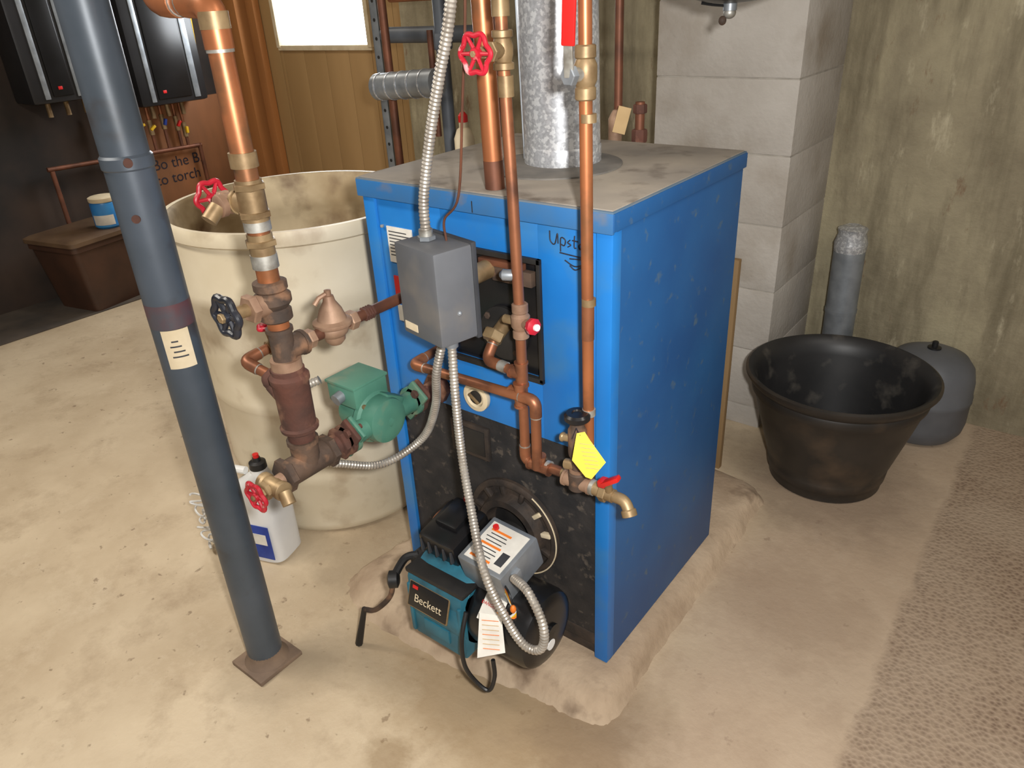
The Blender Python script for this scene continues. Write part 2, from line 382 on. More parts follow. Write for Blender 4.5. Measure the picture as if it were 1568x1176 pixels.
# ---------------------------------------------------------------- boiler
o=O('boiler')
W,D,H=.585,.528,1.0
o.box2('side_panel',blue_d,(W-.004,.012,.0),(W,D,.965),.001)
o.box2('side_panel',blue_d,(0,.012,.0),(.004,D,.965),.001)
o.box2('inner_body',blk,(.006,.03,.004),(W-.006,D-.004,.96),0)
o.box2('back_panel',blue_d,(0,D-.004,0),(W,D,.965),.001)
o.box2('front_post',blue,(0,0,0),(.032,.03,.965),.003);o.box2('front_post',blue,(W-.032,0,0),(W,.03,.965),.003)
px0,px1,pz0,pz1=.205,.432,.655,.895
zb,zt=.525,.965
for a,b in (((.032,.006,zb),(px0,.02,zt)),((px1,.006,zb),(W-.032,.02,zt)),((px0,.006,zb),(px1,.02,pz0)),((px0,.006,pz1),(px1,.02,zt))): o.box2('front_panel',blue,a,b,.0008)
o.box2('recess_panel',blkgl,(px0,.018,pz0),(px1,.026,pz1),0)
for a,b in (((px0-.004,-.001,pz1-.01),(px1+.006,.01,pz1)),((px1-.002,-.001,pz0-.004),(px1+.006,.01,pz1)),((px0-.004,-.001,pz0-.006),(px1+.006,.01,pz0+.004))): o.box2('recess_trim',blk,a,b,.001)
o.box2('recess_bracket',copperd,(.30,-.004,.868),(.40,.012,.88),.002)
o.box2('recess_bracket',iron,(.33,-.002,.84),(.42,.014,.868),.002)
o.lathe('recess_flange',blk,(.34,.016,.73),-Y,[(.055,0),(.055,.008),(.04,.012),(.0,.013)],24)
for a in range(4): o.hexn('recess_bolts',iron,V((.34+.046*math.cos(a*1.57+.8),.005,.73+.046*math.sin(a*1.57+.8))),-Y,.007,.006)
o.box2('lower_panel',blkrough,(.032,.008,.06),(W-.032,.02,.525),.002)
o.box2('lower_sill',ringm,(.032,.006,.03),(W-.032,.022,.062),.002)
o.box2('lower_sill',ringm,(.032,.012,.0),(W-.032,.022,.03),.001)
o.box2('lid',blue_g,(-.006,-.007,.985),(W+.004,D+.003,.9985),.002)
o.box2('lid_lip',blue_l,(-.006,-.008,.962),(W+.004,-.002,.996),.002)
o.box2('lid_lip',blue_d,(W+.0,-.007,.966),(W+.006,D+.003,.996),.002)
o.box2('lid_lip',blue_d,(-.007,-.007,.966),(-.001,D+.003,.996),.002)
o.box2('lid_dust',dust,(-.002,-.002,.998),(W+.0,D-.002,1.0005),.001)
o.box2('lid_seam',blk,(.298,-.0086,.964),(.300,-.003,.985),.0003)
o.lathe('flue_disc',dustd,(.305,.245,1.0005),Z,[(.135,0),(.135,.003),(.125,.004),(.1,.004),(.0,.004)],48)
o.lathe('sight_port',labely,(.268,.006,.575),-Y,[(.03,0),(.032,.003),(.032,.012),(.022,.014),(.018,.008),(0,.008)],28)
o.lathe('sight_port_glass',blk,(.268,-.004,.575),-Y,[(.015,0),(.015,.003),(0,.003)],20)
o.box('sight_port_latch',brass,(.268,-.012,.575),(.03,.004,.006),(0,.6,0),.001)
o.box2('cover_plate',ringm,(.185,-.002,.42),(.29,.008,.50),.003);o.box2('cover_plate_inner',blk,(.195,-.004,.43),(.28,-.001,.49),.001);o.box2('cover_plate_mark',copperd,(.20,-.006,.44),(.215,-.003,.475),.001)
rc=V((.345,.006,.272))
o.lathe('burner_ring',ringm,rc,-Y,[(.118,0),(.118,.008),(.112,.012),(.104,.012),(.10,.004),(.085,.004),(.078,.03),(.062,.03),(.055,.0)],48)
for k in range(12):
    a=2*math.pi*k/12+.2;d=V((math.cos(a),0,math.sin(a)));o.box('ring_lugs',labely if k<2 else ringm,rc+d*.093-Y*.010,(.024,.012,.010),(0,-a,0),.002)
o.sweep('ring_edge',labely,[rc-Y*.012+V((.117*math.cos(a/20),0,.117*math.sin(a/20))) for a in range(-22,22)],.0016,6)
o.lathe('burner_opening',blk,rc-Y*.001,-Y,[(.06,0),(0,.001)],24)
o.box2('label',labelw,(.055,.0035,.83),(.125,.0062,.905),0)
for i in range(8): o.box2('label_print',greyd,(.06,.003,.845+i*.007),(.12-.01*(i%3),.0036,.847+i*.007),0)
o.box2('label_red',redp,(.058,.0035,.745),(.085,.0062,.80),0);o.box2('label_small',labelw,(.06,.003,.70),(.09,.0062,.735),0)
o.box2('rivet',solder,(.04,.0,.90),(.046,.007,.906),.002)
def scrib(pts,w=.0011): o.sweep('handwriting',ink,smooth_path([(x,.0052,z) for x,z in pts],6),w,6)
bx,bz,s=.458,.928,.0215
L_=[[(0,1),(.05,.2),(.5,.0),(.8,.9),(.85,.1)],[(1.1,-.5),(1.15,.6),(1.6,.5),(1.5,.05),(1.15,.1)],[(2.1,.6),(1.85,.35),(2.15,.2),(1.85,0)],[(2.55,1),(2.5,.1),(2.7,.05)],[(2.3,.6),(2.85,.6)],[(3.3,.55),(2.95,.3),(3.1,0),(3.35,.5),(3.4,.05)],[(3.65,.6),(3.7,.05)],[(3.95,.6),(3.95,.05),(4.0,.5),(4.3,.6)]]
for st in L_: scrib([(bx+x*s*.92,bz+z*s-x*.001) for x,z in st])
scrib([(bx+.02,bz-.014),(bx+.075,bz-.018),(bx+.04,bz-.022)]);scrib([(bx+.03,bz-.026),(bx+.05,bz-.034),(bx+.07,bz-.028),(bx+.052,bz-.04),(bx+.04,bz-.034)])
o.cyl('supply_nipple',rust,(.166,.02,.572),(.166,-.056,.572),.02);o.hexn('supply_nipple',rust,(.166,-.012,.572),-Y,.034,.018)
o.done()

o=O('flue_pipe');fx,fy=.305,.275
sh=-.022
def fp(z): return V((fx+sh*(z-1),fy,z))
o.sweep('duct',galv,[fp(1.003),fp(1.5),fp(CEIL-.002)],.076,56)
o.lathe('collar',galv,fp(1.004),Z,[(.0775,0),(.0775,.03),(.076,.034)],56,caps=(0,0))
o.sweep('seam',galv2,[fp(1.01)+V((-.066,-.040,0)),fp(CEIL-.01)+V((-.066,-.040,0))],.0025,6)
o.done()

o=O('copper_supply_pipe');o.sweep('riser',coppero,[(.320,.035,1.0),(.314,.035,1.3),(.30,.035,CEIL)],.0175,24);o.sweep('oxidised_end',copperd,[(.320,.035,1.0),(.319,.035,1.05)],.0178,24);o.done()
o=O('relief_valve')
o.lathe('bell',bronze,(.236,.6,.985),Z,[(.006,-.02),(.012,-.01),(.016,0),(.0165,.05),(.012,.06),(.006,.07),(0,.072)],24)
o.hexn('nut',brass,(.236,.6,.975),Z,.016,.014)
o.pipe('branch',copperd,[(.236,.6,.97),(.236,.6,.75),(.295,.6,.75)],.011,copperd)
o.cyl('riser',copperd,(.301,.6,.70),(.301,.6,1.075),.011);o.hexn('riser_nut',rust,(.301,.6,1.0),Z,.018,.03);o.hexn('riser_nut',rust,(.301,.6,1.06),Z,.016,.02)
o.cyl('drop',copperd,(.226,.63,1.04),(.222,.63,CEIL),.010)
o.box('tag',tan,(.262,.585,1.035),(.03,.002,.06),(0,.25,.5),.0005)
o.pipe('wall_connection',copperd,[(.301,.6,.72),(.301,.57,.72),(.301,.532,.72)],.011)
o.done()

# ---------------------------------------------------------------- right copper lines
r=.0098;yv=-.06
o=O('copper_boiler_piping')
o.pipe('feed_line',coppero,[(.566,yv,CEIL),(.572,yv,1.2),(.5775,yv,.53)],r)
for zz in (.657,.86,1.14): o.cyl('feed_line_couplings',solder if zz<.7 else brass,(.577,yv,zz),(.577,yv,zz+.012),r*1.18)
o.cyl('feed_line_couplings',copper,(.5755,yv,.80),(.5755,yv,.86),r*1.06)
c=V((.572,yv,1.205));o.lathe('ball_valve',brass,c-Z*.035,Z,[(.013,0),(.015,.002),(.015,.016),(.013,.018),(.0165,.026),(.0165,.046),(.013,.054),(.015,.056),(.015,.07),(.013,.072)],20)
o.cyl('ball_valve',solder,c,c-Y*.030-X*.006,.010);o.hexn('ball_valve_nut',galv2,c-Y*.030-X*.006,V((-.2,-1,0)),.014,.012)
o.box('ball_valve_lever',redl,c+V((.000,-.038,.100)),(.020,.005,.125),(0,.05,.1),.002);o.box('ball_valve_lever',solder,c+V((-.004,-.036,.020)),(.014,.004,.045),(.05,0,.1),.0015)
o.pipe('return_line',copper,[(.420,yv,CEIL),(.428,yv,1.2),(.433,yv,1.02),(.436,yv,.80),(.434,yv,.52)],r*.98)
o.gate('shutoff_valve',brass,(.428,yv,1.235),Z,-Y,.0105,redm,.064,.026)
o.cyl('return_fittings',brass,(.427,yv,1.28),(.427,yv,1.31),.0135);o.cyl('return_fittings',brass,(.430,yv,1.17),(.430,yv,1.20),.0125)
c=V((.437,yv,.80));o.lathe('bleed_valve',bronze,c-Z*.03,Z,[(.012,0),(.0145,.002),(.0145,.014),(.012,.016),(.017,.024),(.017,.042),(.012,.048),(.0145,.05),(.0145,.064),(.012,.066)],20)
o.cyl('bleed_valve',bronze,c,c+V((.036,-.012,.004)),.009);o.lathe('bleed_valve_knob',redm,c+V((.030,-.011,.004)),V((1,-.28,.1)),[(.013,0),(.015,.004),(.015,.010),(.008,.014),(0,.015)],8)
o.cyl('bleed_valve_knob',white,c+V((.043,-.0145,.005)),c+V((.048,-.016,.006)),.006)
o.cyl('bleed_valve',brass,c,c-X*.035,.008);o.lathe('bleed_cap',galv2,(.416,yv-.006,.885),V((-1,-.4,0)),[(.006,-.02),(.010,-.008),(.010,.006),(.004,.012),(0,.013)],14)
o.tee('branch_tee',copper,(.434,yv,.698),Z,-X,r)
o.pipe('branch',copper,[(.434,yv,.698),(.352,yv,.705),(.352,-.03,.74)],r*.95,copper)
o.cyl('branch_solder',solder,(.40,yv,.701),(.385,yv,.7025),r*1.15)
o.hexn('branch_union',brass,(.352,-.035,.745),V((0,.6,.6)),.021,.02);o.cyl('branch_union',brass,(.352,-.04,.735),(.352,.02,.765),.014)
o.pipe('crossover',copper,[(.165,.006,.655),(.165,yv-.012,.652),(.472,yv-.012,.659),(.470,yv-.012,.512)],r,copper)
o.tee('crossover_tee',copper,(.434,yv-.006,.658),Z,-X,r)
o.pipe('lower_line',copper,[(.434,yv,.56),(.434,yv,.512),(.520,yv,.515)],r,copper)
o.tee('lower_tee',copper,(.470,yv-.004,.513),X,Z,r);o.cyl('lower_solder',solder,(.484,yv,.515),(.492,yv,.515),r*1.3)
o.pipe('lower_line',brass,[(.52,yv,.515),(.578,yv,.520)],r*1.05)
# relief/drain fittings at the end of the lower line
b=V((.566,-.080,.524))
o.lathe('vent_body',iron,b,Z,[(.014,-.015),(.017,-.012),(.017,.02),(.011,.026),(.011,.05),(.0155,.058),(.0165,.064),(.0165,.11),(.013,.116),(.013,.130)],24)
o.lathe('vent_black_cap',blkgl,b+Z*.126,Z,[(.012,0),(.020,.003),(.023,.006),(.023,.014),(.019,.018),(.010,.0185),(.008,.016),(0,.016)],28)
o.cyl('vent_side_port',brass,b+Z*.090,b+V((-.026,-.004,.088)),.007);o.ell('vent_side_port',brass,b+V((-.028,-.004,.088)),(.006,.009,.009),10,8)
o.cyl('vent_side_boss',brass,b+V((0,0,.035)),b+V((-.025,0,.03)),.010);
o.tee('drain_tee',bronze,b,X,Z,.0115);o.cyl('drain_outlet',solder,b+X*.028,b+X*.036,.0145);o.cyl('drain_outlet',brass,b+X*.034,b+V((.075,0,-.002)),.0125)
o.hexn('drain_outlet',brass,b+V((.055,0,-.002)),X,.017,.014)
o.sweep('drain_spout',brass,round_path([b+V((.07,0,-.002)),b+V((.098,0,-.002)),b+V((.112,-.008,-.022))],.012),.0105,14)
o.lathe('drain_spout',brass,b+V((.107,-.006,-.013)),V((.5,-.3,-.9)),[(.012,0),(.0135,.002),(.0135,.012),(.010,.013)],18)
o.cyl('drain_stem',brass,b+V((.066,0,0)),b+V((.068,-.008,.026)),.007)
o.box('drain_lever',redl,b+V((.074,-.010,.036)),(.036,.016,.009),(0,-.6,.15),.003);o.box('drain_lever',redl,b+V((.058,-.008,.026)),(.014,.020,.013),(0,-.1,0),.003)
t=V((.608,-.108,.612));u=.00098
def tg(px,py): return t+CR*px*u+CU*py*u
o.quad('tag',yellow,*[tg(px,py) for px,py in ((-20,38),(-6,40),(2,26),(28,-14),(2,-42),(-8,-38),(-30,-8))])
for i in range(7): o.sweep('tag_print',tan,[tg(-16+i*1.5,20-i*7)+V((.0004,-.0012,.001)),tg(10+i*1.2,20-i*7-4)+V((.0004,-.0012,.001))],.0006,5)
o.sweep('tag_string',ink,[tg(-14,34),b+V((.01,-.018,.125)),b+V((0,-.017,.10))],.0008,6)
o.done()

# ---------------------------------------------------------------- control box
o=O('boiler_control_box')
yaw=math.radians(-12);R=Matrix.Rotation(yaw,3,'Z');cb=V((.309,-.125,.859))
BW,BD,BH=.118,.086,.168
def bxp(x,y,z): return cb+R@V((x,y,z))
o.box('cover',grey,cb,(BW,BD,BH),(0,0,yaw),.006)
o.box('cover_lip',greyd,bxp(0,BD/2-.004,0),(BW+.004,.010,BH+.006),(0,0,yaw),.002)
o.box('label',labely,bxp(-.030,-BD/2-.0006,-.066),(.038,.001,.014),(0,0,yaw),0)
o.cyl('well_nipple',brass,bxp(0,BD/2,0),V((.32,.02,.86)),.018)
o.ell('screw',galv2,bxp(BW/2-.001,0,-.03),(.005,.005,.005),8,6)
o.cyl('connector',solder,bxp(-.02,0,.082),bxp(-.02,0,.103),.012);o.hexn('connector',galv2,bxp(-.02,0,.088),Z,.016,.008)
p0=bxp(-.02,0,.098);o.flex('power_conduit',flexm,[p0,p0+V((.004,0,.06)),(.322,-.12,1.12),(.350,-.12,1.2),(.386,-.12,1.304),(.42,-.12,1.5),(.43,-.12,1.8),(.43,-.12,CEIL)],.0094)
o.sweep('thermostat_wire',copperd,smooth_path([bxp(.01,.02,.083),bxp(.01,.02,.12),(.352,-.10,1.02),(.375,-.10,1.16),(.40,-.10,1.35),(.43,-.10,1.8),(.43,-.1,CEIL)],8),.0022,8)
a=bxp(.0,.0,-.084);b2=bxp(.026,.0,-.084)
for p in (a,b2): o.cyl('connector',galv2,p,p-Z*.018,.012)
o.flex('pump_conduit',flexm,[a-Z*.012,(.288,-.13,.69),(.255,-.11,.60),(.195,-.10,.50),(.135,-.16,.45),(.10,-.23,.475),(.07,-.30,.52),(.05,-.29,.60),(.055,-.26,.65),(.075,-.235,.665)],.0088)
o.flex('burner_conduit',flexm,[b2-Z*.012,(.345,-.145,.66),(.352,-.15,.54),(.40,-.19,.47),(.474,-.25,.40),(.515,-.255,.325),(.556,-.25,.262),(.592,-.245,.268),(.596,-.24,.32),(.555,-.225,.365),(.50,-.20,.355)],.0088)
o.done()

# ---------------------------------------------------------------- burner
o=O('oil_burner')
o.cyl('air_tube',blk,(.345,.0,.235),(.345,-.12,.225),.052,32)
hc=V((.322,-.15,.20))
o.lathe('fan_housing',teal,hc+V((-.075,0,0)),X,[(.082,0),(.094,.006),(.096,.03),(.096,.135),(.09,.15)],40)
o.box('housing_front',teal,hc+V((0,-.058,-.012)),(.15,.064,.165),(0,0,0),.012)
o.box('housing_rib',blk,hc+V((0,-.050,.074)),(.156,.075,.012),(0,0,0),.004)
o.box('housing_foot',teal,hc+V((0,-.04,-.096)),(.13,.075,.02),(0,0,0),.005)
for i in (-1,1): o.box('housing_edge',teal,hc+V((i*.068,-.088,-.02)),(.010,.012,.13),(0,0,0),.004)
o.box('housing_boss',teal,hc+V((.0,-.090,-.050)),(.07,.008,.035),(0,0,0),.003)
tl=math.radians(-18);pn=hc+V((-.008,-.098,.030));ty=V((0,math.sin(-tl),math.cos(tl)));tn=V((0,-math.cos(tl),math.sin(-tl)))
o.box('name_plate',blkgl,pn,(.104,.005,.054),(tl,0,0),.002)
o.box('name_plate_border',brass,pn-tn*.001,(.109,.004,.059),(tl,0,0),.002)
o.text('name_plate_text',labely,'Beckett',pn+tn*.0032-ty*.012-X*.036,X,ty,.024)
o.box('red_badge',redp,pn+tn*.003+ty*.018-X*.036,(.014,.001,.007),(tl,0,0),0)
mc=V((.408,-.15,.20))
o.lathe('motor',blkgl,mc,X,[(.06,-.03),(.080,-.01),(.083,.0),(.083,.115),(.079,.128),(.070,.134),(.055,.137),(.02,.139),(.02,.145),(0,.146)],44)
o.box('motor_label',labelw,mc+V((.045,-.060,.0595)),(.050,.001,.060),(math.radians(-45),0,0),0)
o.text('motor_label_print',redp,'DANGER',mc+V((.022,-.0655,.067)),X,V((0,.7,.7)),.009)
o.cyl('motor_endcap_plug',white,mc+V((.138,-.01,-.02)),mc+V((.146,-.01,-.02)),.012)
o.box('transformer',blkgl,(.298,-.135,.325),(.10,.115,.058),(math.radians(12),0,0),.012)
o.box('transformer_ridge',blkgl,(.298,-.125,.362),(.06,.075,.02),(math.radians(12),0,0),.008)
for i in range(5): o.box('transformer_fins',greyd,(.258+i*.02,-.192,.316),(.005,.010,.030),(0,0,0),.002)
o.cyl('transformer_knob',redp,(.296,-.09,.372),(.296,-.09,.384),.006)
bc=V((.427,-.145,.322));o.box('control',galv2,bc,(.112,.115,.078),(math.radians(14),0,math.radians(-3)),.004)
Rm=Matrix.Rotation(math.radians(-3),3,'Z')@Matrix.Rotation(math.radians(14),3,'X')
def cbp(x,y,z): return bc+Rm@V((x,y,z))
o.box('control_label',labelw,cbp(.0,.0,.0395),(.092,.095,.001),(math.radians(14),0,math.radians(-3)),0)
for i in range(9): o.box('control_print',greyd if i%4 else oran,cbp(-.012,.03-.0085*i,.0402),(.05-.01*(i%2),.002 if i%4 else .005,.0006),(math.radians(14),0,math.radians(-3)),0)
o.box('control_qr',greyd,cbp(.03,-.02,.0402),(.018,.03,.0006),(math.radians(14),0,math.radians(-3)),0)
o.cyl('reset_button',redp,cbp(-.03,.035,.039),cbp(-.03,.035,.047),.006);o.box('control_lugs',galv2,cbp(.06,-.02,.01),(.01,.02,.03),(math.radians(14),0,0),.002)
for k,(m_,dz) in enumerate(((yellowc,.0),(oran,.006),(white,-.006),(blkpl,.012))):
    o.sweep('wires',m_,smooth_path([(.48,-.20,.31+dz),(.51,-.225,.325+dz),(.525,-.23,.30-dz),(.50,-.235,.285+dz),(.47,-.22,.27)],8),.0022,6)
o.ell('wire_nut',oran,(.525,-.235,.318),(.006,.006,.009),10,6)
o.sweep('black_cable',blkpl,smooth_path([(.41,-.24,.25),(.415,-.265,.20),(.42,-.27,.14),(.435,-.26,.095),(.46,-.25,.075),(.47,-.24,.11),(.465,-.235,.15)],8),.0045,8)
t=V((.475,-.243,.232));o.quad('instruction_tag',labelw,*[t+CR*p*.001+CU*q*.001 for p,q in ((-22,42),(20,34),(24,-36),(-30,-44))])
for i in range(7): o.sweep('instruction_tag_print',oran if i%3==0 else tan,[t+CR*-.018+CU*(.028-.009*i)+V((.0005,-.0008,.0008)),t+CR*.014+CU*(.024-.009*i)+V((.0005,-.0008,.0008))],.0007,5)
o.lathe('fuel_pump',blk,(.249,-.15,.215),-X,[(.04,0),(.042,.01),(.042,.035),(.03,.045),(.012,.048),(.012,.06),(0,.06)],28)
o.box('fuel_pump_block',blk,(.222,-.16,.225),(.04,.05,.06),(0,0,0),.006)
o.sweep('fuel_line',blkpl,smooth_path([(.215,-.17,.25),(.195,-.19,.245),(.185,-.215,.215),(.18,-.222,.195)],8),.009,10)
o.lathe('fuel_line_knob',blkpl,(.195,-.215,.205),V((-.6,-.5,.0)),[(.010,0),(.019,.004),(.019,.022),(.010,.026),(0,.026)],16)
o.cyl('fuel_line_knob_insert',brass,(.181,-.2265,.205),(.179,-.228,.205),.009)
o.sweep('fuel_line_rod',iron,smooth_path([(.18,-.222,.195),(.165,-.225,.145),(.12,-.235,.09),(.085,-.24,.075)],8),.006,8)
o.sweep('fuel_line_rod',blk,[(.085,-.24,.078),(.052,-.250,-.045)],[.006,.009],8)
o.sweep('copper_oil_line',copper,smooth_path([(.22,-.13,.26),(.20,-.10,.29),(.215,-.08,.31),(.24,-.10,.30)],8),.004,8)
o.box('support_leg',blk,(.33,-.10,.055),(.03,.03,.11),(0,0,0),.004)
o.done()

# ---------------------------------------------------------------- left riser assembly
o=O('supply_riser_piping')
x,y=.166,-.359
def P(z,dx=0,dy=0): return V((x+dx,y+dy,z))
R1=.0175
o.pipe('riser',coppero,[P(1.05),P(1.318),(.03,y,1.322),(.02,y,CEIL)],R1,coppero)
o.cyl('riser',coppero,P(.75),P(1.06),R1)
for z,m_ in ((1.10,brass),(1.285,brass),(.945,solder),(1.005,solder)): o.cyl('riser_couplings',m_,P(z),P(z+.022),R1*1.18)
o.cyl('riser_couplings',brass,P(1.02),P(1.075),R1*1.2);o.cyl('riser_couplings',brass,P(.955),P(1.0),R1*1.12)
for z in (.985,1.03,1.072): o.hexn('riser_hex',brass,P(z),Z,R1*1.45,.010)
o.tee('purge_tee',brass,P(1.045),Z,-X,R1*.85)
o.gate('purge_valve',bronze,P(1.042,-.048),-Y,-X,.0115,redm,.062,.026)
o.cyl('purge_spout',brass,P(1.042,-.048,-.03),P(1.025,-.048,-.05),.012)
c=P(.885);o.lathe('main_valve',iron,c-Z*.03,Z,[(R1*1.3,0),(R1*1.5,.003),(R1*1.5,.018),(R1*1.25,.022),(R1*1.7,.032),(R1*1.7,.044),(R1*1.3,.050),(R1*1.55,.054),(R1*1.55,.066),(R1*1.3,.068)],24)
o.cyl('main_valve_bonnet',bronze,c,c+V((-.0,-.045,.004)),R1*1.05);o.hexn('main_valve_bonnet',bronze,c+V((0,-.042,.004)),-Y,R1*1.35,.014);o.cyl('main_valve_bonnet',brass,c+V((0,-.045,.004)),c+V((0,-.078,.006)),R1*.6)
o.wheel('main_valve_handwheel',blackh,c+V((0,-.086,.006)),-Y,.030,.006);o.hexn('main_valve_nut',brass,c+V((0,-.094,.006)),-Y,.008,.008)
o.cyl('riser_orange',coppero,P(.82),P(.86),R1*1.02)
o.tee('feed_tee',iron,P(.80),Z,Y,R1*.95)
o.cyl('flow_check_neck',bronze,P(.765),P(.785),R1*1.5)
o.cyl('feed_pipe',copperd,P(.80,0,.02),P(.80,0,.08),.0105);o.hexn('feed_union',bronze,P(.80,0,.055),Y,.017,.014)
rc2=P(.80,0,.108);o.ell('regulator_body',bronze,rc2,(.026,.028,.020));o.lathe('regulator_body',bronze,rc2+Z*.006,Z,[(.033,0),(.035,.003),(.035,.008),(.026,.012),(.02,.03),(.011,.045),(.009,.055),(.006,.056),(.006,.065),(0,.066)],26)
o.lathe('regulator_body',bronze,rc2-Z*.004,-Z,[(.02,0),(.018,.018),(.011,.026),(0,.027)],20)
o.sweep('regulator_lever',bronze,[rc2+Z*.066,rc2+V((-.006,-.016,.060)),rc2+V((-.008,-.026,.05))],.0045,8)
o.sweep('feed_pipe',copperd,[P(.80,0,.13),P(.80,0,.16),P(.80,0,.38)],.0105,14);o.hexn('feed_union',bronze,P(.80,0,.15),Y,.018,.018)
for q in range(4): o.hexn('feed_union',rust,P(.80,0,.18+q*.006),Y,.0135,.004)
o.lathe('flow_check',rust,P(.625),Z,[(.022,0),(.024,.004),(.024,.018),(.033,.024),(.034,.03),(.030,.034),(.031,.115),(.034,.12),(.034,.128),(.028,.134),(.028,.142),(.022,.146)],32)
o.sweep('flow_check_port',rust,[P(.71,-.01,0),P(.728,-.045,-.005)],[.024,.017],18);o.ell('flow_check_port',rust,P(.735,-.045,-.004),(.018,.02,.02),14,10)
o.pipe('bypass',copper,[P(.745,-.05,-.008),P(.762,-.098,-.02),P(.768,-.095,.035)],.0095,copper)
o.cyl('bypass_valve',brass,P(.768,-.095,.03),P(.77,-.092,.05),.013);o.hexn('bypass_valve',bronze,P(.77,-.092,.048),Y,.017,.014);o.cyl('bypass_valve',brass,P(.775,-.09,.045),P(.80,-.03,.01),.010)
o.cyl('bypass_stem',brass,P(.77,-.092,.042),P(.80,-.092,.036),.006);o.wheel('bypass_handwheel',redm,P(.81,-.092,.034),V((0,-.1,1)),.013,.004,5)
o.cyl('lower_neck',bronze,P(.60),P(.63),.022);o.tee('lower_tee',iron,P(.575),Y,Z,.021)
for dy in (-.048,.048): o.hexn('lower_tee',iron,P(.575,0,dy),Y,.032,.016)
o.cyl('drain_nipple',bronze,P(.572,0,-.05),P(.570,0,-.072),.013);o.gate('drain_valve',brass,P(.568,0,-.076),-X,V((0,-1,-.02)),.0115,redm,.036,.025)
o.cyl('drain_outlet',brass,P(.568,.03,-.076),P(.55,.045,-.080),.012)
o.done()
o=O('circulator_pump')
pc=V((x,-.175,.578))
for yy,m_ in ((-.268,rust),(-.256,green),(-.088,green),(-.076,rust)):
    o.box('flanges',m_,(x,yy,.576),(.05,.010,.085),(0,math.radians(40),0),.012);o.lathe('flanges',m_,(x,yy-.005,.576),Y,[(.030,0),(.031,.002),(.031,.009),(.029,.010)],24)
for s_ in (-1,1):
    d=V((math.sin(math.radians(40)),0,math.cos(math.radians(40))))*s_*.033
    for yy in (-.262,-.082): o.cyl('flange_bolts',rust,V((x,yy-.018,.576))+d,V((x,yy+.018,.576))+d,.005);o.hexn('flange_bolts',rust,V((x,yy-.016,.576))+d,Y,.009,.008)
o.sweep('volute_necks',green,[(x,-.254,.576),(x,-.215,.576),(x,-.175,.576),(x,-.13,.576),(x,-.09,.576)],[.023,.021,.03,.021,.023],20)
o.lathe('volute',green,pc+X*.028,-X,[(.03,0),(.045,.006),(.048,.02),(.048,.036),(.054,.04),(.054,.05),(.046,.052),(.040,.056),(.039,.105),(.034,.115),(.02,.12),(0,.121)],36)
for k in range(4):
    a=k*math.pi/2+.7;o.cyl('casing_bolts',brass,pc+V((-.024,.047*math.cos(a),.047*math.sin(a))),pc+V((-.006,.047*math.cos(a),.047*math.sin(a))),.005)
o.box('terminal_box',green,pc+V((-.052,-.004,.056)),(.080,.086,.044),(0,0,0),.006)
o.box('terminal_box_lid',green,pc+V((-.052,-.004,.079)),(.084,.090,.006),(0,0,0),.002)
o.cyl('box_connector',galv2,pc+V((-.052,-.045,.056)),pc+V((-.052,-.062,.052)),.012)
o.box('volute_rib',green,pc+V((.0,.03,.03)),(.03,.05,.02),(math.radians(-30),0,0),.006)
o.cyl('iron_nipple',rust,(x,-.303,.576),(x,-.268,.576),.022);o.hexn('iron_nipple',rust,(x,-.285,.576),Y,.031,.012)
o.cyl('iron_nipple',rust,(x,-.076,.576),(x,-.058,.573),.02)
o.done()

# ---------------------------------------------------------------- support column
o=O('support_column')
cx_,cy_=-.094,-.405
o.cyl('tube',colm,(cx_,cy_,F+.02),(cx_,cy_,1.085),.039,40);o.lathe('tube',colm,(cx_,cy_,1.085),Z,[(.039,0),(.0415,.003),(.0415,.02),(.038,.024),(.037,CEIL-1.085)],40)
o.box2('base_plate',plate,(cx_-.056,cy_-.058,F),(cx_+.056,cy_+.058,F+.012),.003)
o.lathe('weld',plate,(cx_,cy_,F+.01),Z,[(.052,0),(.046,.008),(.040,.018),(.039,.03)],32)
for a in (200,335): 
    d=V((math.cos(math.radians(a)),math.sin(math.radians(a)),0));o.cyl('pins',rust,V((cx_,cy_,1.10))+d*.03,V((cx_,cy_,1.10))+d*.05,.007)
d=V((.75,-.66,0));o.cyl('pins',rust,V((cx_,cy_,1.01))+d*.03,V((cx_,cy_,1.01))+d*.041,.007)
xf,yf,zf=frame(Z)
a0=math.atan2(V((.75,-.40,0)).dot(yf),V((.75,-.40,0)).dot(xf))
o.lathe('label',labely,(cx_,cy_,.734),Z,[(.0394,0),(.0394,.075)],12,arc=(a0-.62,a0+.62))
for i in range(4): o.lathe('label_print',greyd,(cx_,cy_,.756+.010*i),Z,[(.0396,0),(.0396,.003)],10,arc=(a0-.35+.1*(i%2),a0+.35-.1*i))
stainm=M('column_maroon_stain',(92,56,60),(74,70,76),scale=14,rough=.5,ramp=(.4,.6))
o.lathe('stain',stainm,(cx_,cy_,.810),Z,[(.0392,0),(.0393,.02),(.0392,.045)],40,caps=(0,0))
o.done()

